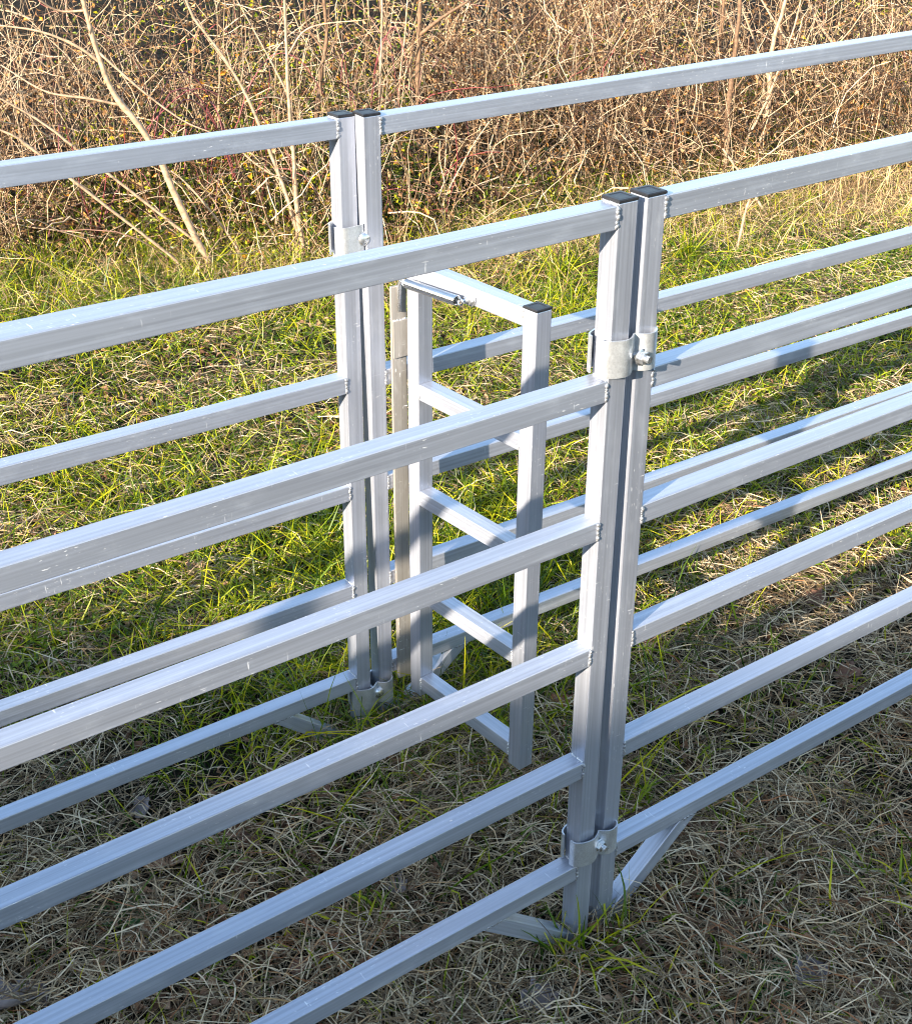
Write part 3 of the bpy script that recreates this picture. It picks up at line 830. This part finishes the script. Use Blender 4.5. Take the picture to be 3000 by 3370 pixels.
tuft(2370, 2720, 24, (.07, .15), (.003, .005), 'small green tuft below the lowest near right rail')
tuft(1850, 920, 70, (.20, .36), (.004, .008), 'large bright green tuft left of the near post tops')
tuft(2260, 860, 60, (.18, .34), (.004, .008), 'large bright green tuft right of the near post tops')
tuft(2960, 1790, 36, (.10, .22), (.003, .006), 'bright green tuft at the right edge between the rails')
tuft(1330, 2260, 26, (.10, .2), (.003, .005), 'green tuft beside the lower far clamp')
tuft(1690, 2460, 30, (.08, .2), (.003, .006), 'shaded green tuft left of the gate foot')
tuft(700, 2330, 26, (.08, .18), (.003, .006), 'dark green tuft under the far left lowest rail')
tuft(2960, 2920, 34, (.08, .2), (.0035, .006), 'shaded green tuft at the right edge near the bottom')
tuft(470, 830, 50, (.16, .30), (.003, .006), 'bright grass tuft at the brush edge left of the sapling foot')
tuft(150, 880, 46, (.16, .30), (.003, .006), 'bright grass tuft at the brush edge by the left margin')
tuft(1230, 3010, 26, (.06, .14), (.004, .008), 'green tuft in front of the lowest near left rail')

M_WEED = mat_leafy('weed_leaves', [(0, (.030, .075, .022)), (.5, (.06, .13, .035)), (1, (.12, .20, .05))], .3, .45, .35)
def weed(px, py, nf, size, label):
    p = ground_at(px, py); g = float(ground_h(p[0], p[1]))
    c, d, nn, L, Wd = [], [], [], [], []
    for k in range(nf):
        a = rng.uniform(0, 6.28); r = rng.uniform(.3, 1) * size; e = rng.uniform(.15, .7)
        ax_ = np.array([math.cos(a), math.sin(a), e]); off = rng.normal(0, size * .35, 3) * np.array([1, 1, 0])
        for t in np.linspace(.25, 1, 6):
            for sgn in (-1, 1):
                sd = np.array([-math.sin(a), math.cos(a), .2]) * sgn
                c.append(off + ax_ * r * t + np.array([0, 0, .012])); d.append(unit(ax_ * .6 + sd)); nn.append([0, 0, 1]); L.append(r * .42 * (1.15 - .7 * t)); Wd.append(r * .14)
    V, F = leaflets(np.array(c), np.array(d), np.array(nn, float) + rng.normal(0, .2, (len(c), 3)), np.array(L), np.array(Wd), .2)
    o = np_mesh('weed', V, F, M_WEED); o.location = (p[0], p[1], g); tag(o, label, 'weed', 'feathery green weeds')
weed(430, 3020, 22, .06, 'feathery green weed between the two lowest near left rails at the left')
weed(660, 2985, 14, .045, 'small feathery weed right of the larger one under the near left rails')
weed(968, 2775, 10, .04, 'little feathery weed below the lowest far left rail')
weed(2390, 2960, 18, .05, 'feathery green weed right of the near foot brace')
weed(2505, 3060, 12, .045, 'feathery weed just below and right of the one by the foot brace')
weed(2500, 3215, 18, .05, 'bright feathery weed near the bottom, right of centre')
weed(2560, 3310, 16, .05, 'dark feathery weed at the bottom edge, right of centre')
weed(1290, 2050, 14, .05, 'green weed at the foot of the hinge strip')

M_FL = [mat_plain('fallen_leaf_' + k, c, .6, 0, .4, 40) for k, c in (('brown', (.17, .080, .045)), ('tan', (.36, .20, .11)), ('grey', (.20, .165, .16)), ('rust', (.33, .11, .045)))]
def fallen(px, py, size, kind, label, curl=.5):
    p = ground_at(px, py); g = float(ground_h(p[0], p[1]))
    nu, nv = 13, 7; u = np.linspace(0, 1, nu)
    half = np.sin(np.pi * np.clip(u, .02, .98)) ** .75 * .36 * (1 + .28 * np.sin(u * 19 + rng.uniform(0, 6)))
    V = []
    cr = rng.uniform(.5, 1.2) * curl; tw = rng.uniform(-1, 1)
    for i in range(nu):
        for j in range(nv):
            s = (j / (nv - 1) - .5) * 2
            x = u[i]; y = s * half[i]; z = cr * (abs(s) ** 1.6) * half[i] * 1.1 + .22 * cr * (u[i] - .5) ** 2 * 3 + .04 * math.sin(9 * x + 4 * s + tw) + tw * .15 * (x - .5) * s
            V.append((x - .5, y, z))
    V = np.array(V) * size
    V[:, 2] += .016
    F = [[i * nv + j, (i + 1) * nv + j, (i + 1) * nv + j + 1, i * nv + j + 1] for i in range(nu - 1) for j in range(nv - 1)]
    F = np.array(F)
    o = np_mesh('fallen_leaf', V, F, M_FL[kind], smooth=True)
    sm = o.modifiers.new('thickness', 'SOLIDIFY'); sm.thickness = .0006
    o.location = (p[0], p[1], g); o.rotation_euler = (rng.normal(0, .3), rng.normal(0, .3), rng.uniform(0, 6.28))
    tag(o, label, 'leaf', 'fallen leaves in the grass')
for a in ((770, 2760, .11, 0, 'curled dark brown leaf between the two middle near left rails'), (810, 2800, .07, 0, 'smaller dark leaf against the curled dark brown one'),
          (535, 2855, .095, 1, 'long tan leaf just below the third lowest near left rail'), (1255, 2525, .10, 1, 'tan oak leaf standing up under the near left rails, left of the gate foot'),
          (1325, 2690, .09, 0, 'flat brown leaf in the middle of the shaded grass left of the near posts'), (1060, 2650, .08, 0, 'dark brown leaf left of the flat brown leaf in the shaded grass'),
          (480, 2665, .07, 2, 'grey upright leaf under the lowest far left rail'), (60, 3330, .15, 2, 'large grey crumpled leaf in the bottom left corner'),
          (150, 3345, .08, 2, 'small grey leaf beside the large crumpled one in the bottom left corner'), (1310, 2935, .07, 2, 'grey brown leaf under the lowest near left rail'),
          (990, 3190, .05, 0, 'small brown leaf between the two lowest near left rails'), (1775, 3310, .09, 2, 'grey curled leaf at the bottom, below the near posts'),
          (2790, 2235, .09, 0, 'brown leaf between the two lowest near right rails'), (2680, 1975, .08, 0, 'brown leaf above the second lowest near right rail'),
          (2300, 2755, .10, 0, 'dark leaf behind the top of the near foot brace'), (2400, 3060, .09, 0, 'dark brown leaf beside the feathery weeds at the right'),
          (2660, 3220, .09, 2, 'grey leaf near the bottom right, right of the bright weed'), (2850, 3290, .10, 0, 'brown leaf in the bottom right corner'),
          (1840, 2335, .08, 3, 'rust leaf just right of the gate foot'), (1850, 2425, .07, 3, 'rust leaf below the other rust leaf near the gate'),
          (1650, 915, .09, 3, 'bright rust leaf in the clover left of the near post tops'), (2270, 1490, .08, 3, 'rust leaf in the sunlit strip right of the near posts'),
          (2340, 1265, .08, 1, 'tan leaf in the sunlit grass right of the upper near clamp'), (2150, 2130, .06, 3, 'small rust leaf right of the near posts at the edge of the shade'),
          (640, 1905, .10, 1, 'tan leaf below the second near left rail'), (690, 1310, .07, 1, 'tan leaf in the sunlit grass above the far left third rail'),
          (280, 1370, .07, 1, 'tan leaf in the sunlit grass by the left edge'), (560, 1290, .06, 0, 'brown leaf in the sunlit grass between two tan ones')):
    fallen(*a)

# ------------------------------------------------------------------ light
S = -SUN_L
elev = math.asin(S[2]); azim = math.atan2(S[0], S[1])
W = bpy.data.worlds.new('World'); SC.world = W; W.use_nodes = True
nt = W.node_tree; bg = nt.nodes['Background']
sky = nt.nodes.new('ShaderNodeTexSky'); sky.sky_type = 'NISHITA'; sky.sun_disc = False
sky.sun_elevation = elev; sky.sun_rotation = azim
sky.altitude = 100; sky.air_density = 1.2; sky.dust_density = .5; sky.ozone_density = 1.5
nt.links.new(sky.outputs[0], bg.inputs[0]); bg.inputs[1].default_value = .14
sl = bpy.data.lights.new('sun', 'SUN'); sl.energy = 5.0; sl.angle = math.radians(.5); sl.color = (1.0, .87, .70)
so = bpy.data.objects.new('sun', sl); COL.objects.link(so)
so.rotation_euler = Vector(SUN_L).to_track_quat('-Z', 'Y').to_euler()
so.location = (-8, -4, 6)
make_camera()
SC.view_settings.view_transform = 'Standard'; SC.view_settings.look = 'None'
SC.view_settings.exposure = 1.9; SC.view_settings.gamma = 1.0
SC.cycles.max_bounces = 4; SC.cycles.diffuse_bounces = 2; SC.cycles.glossy_bounces = 3
SC.cycles.use_denoising = True; SC.cycles.denoiser = 'OPENIMAGEDENOISE'; SC.cycles.denoising_input_passes = 'RGB_ALBEDO_NORMAL'; SC.cycles.denoising_prefilter = 'ACCURATE'
SC.cycles.pixel_filter_type = 'BLACKMAN_HARRIS'; SC.cycles.filter_width = 1.1
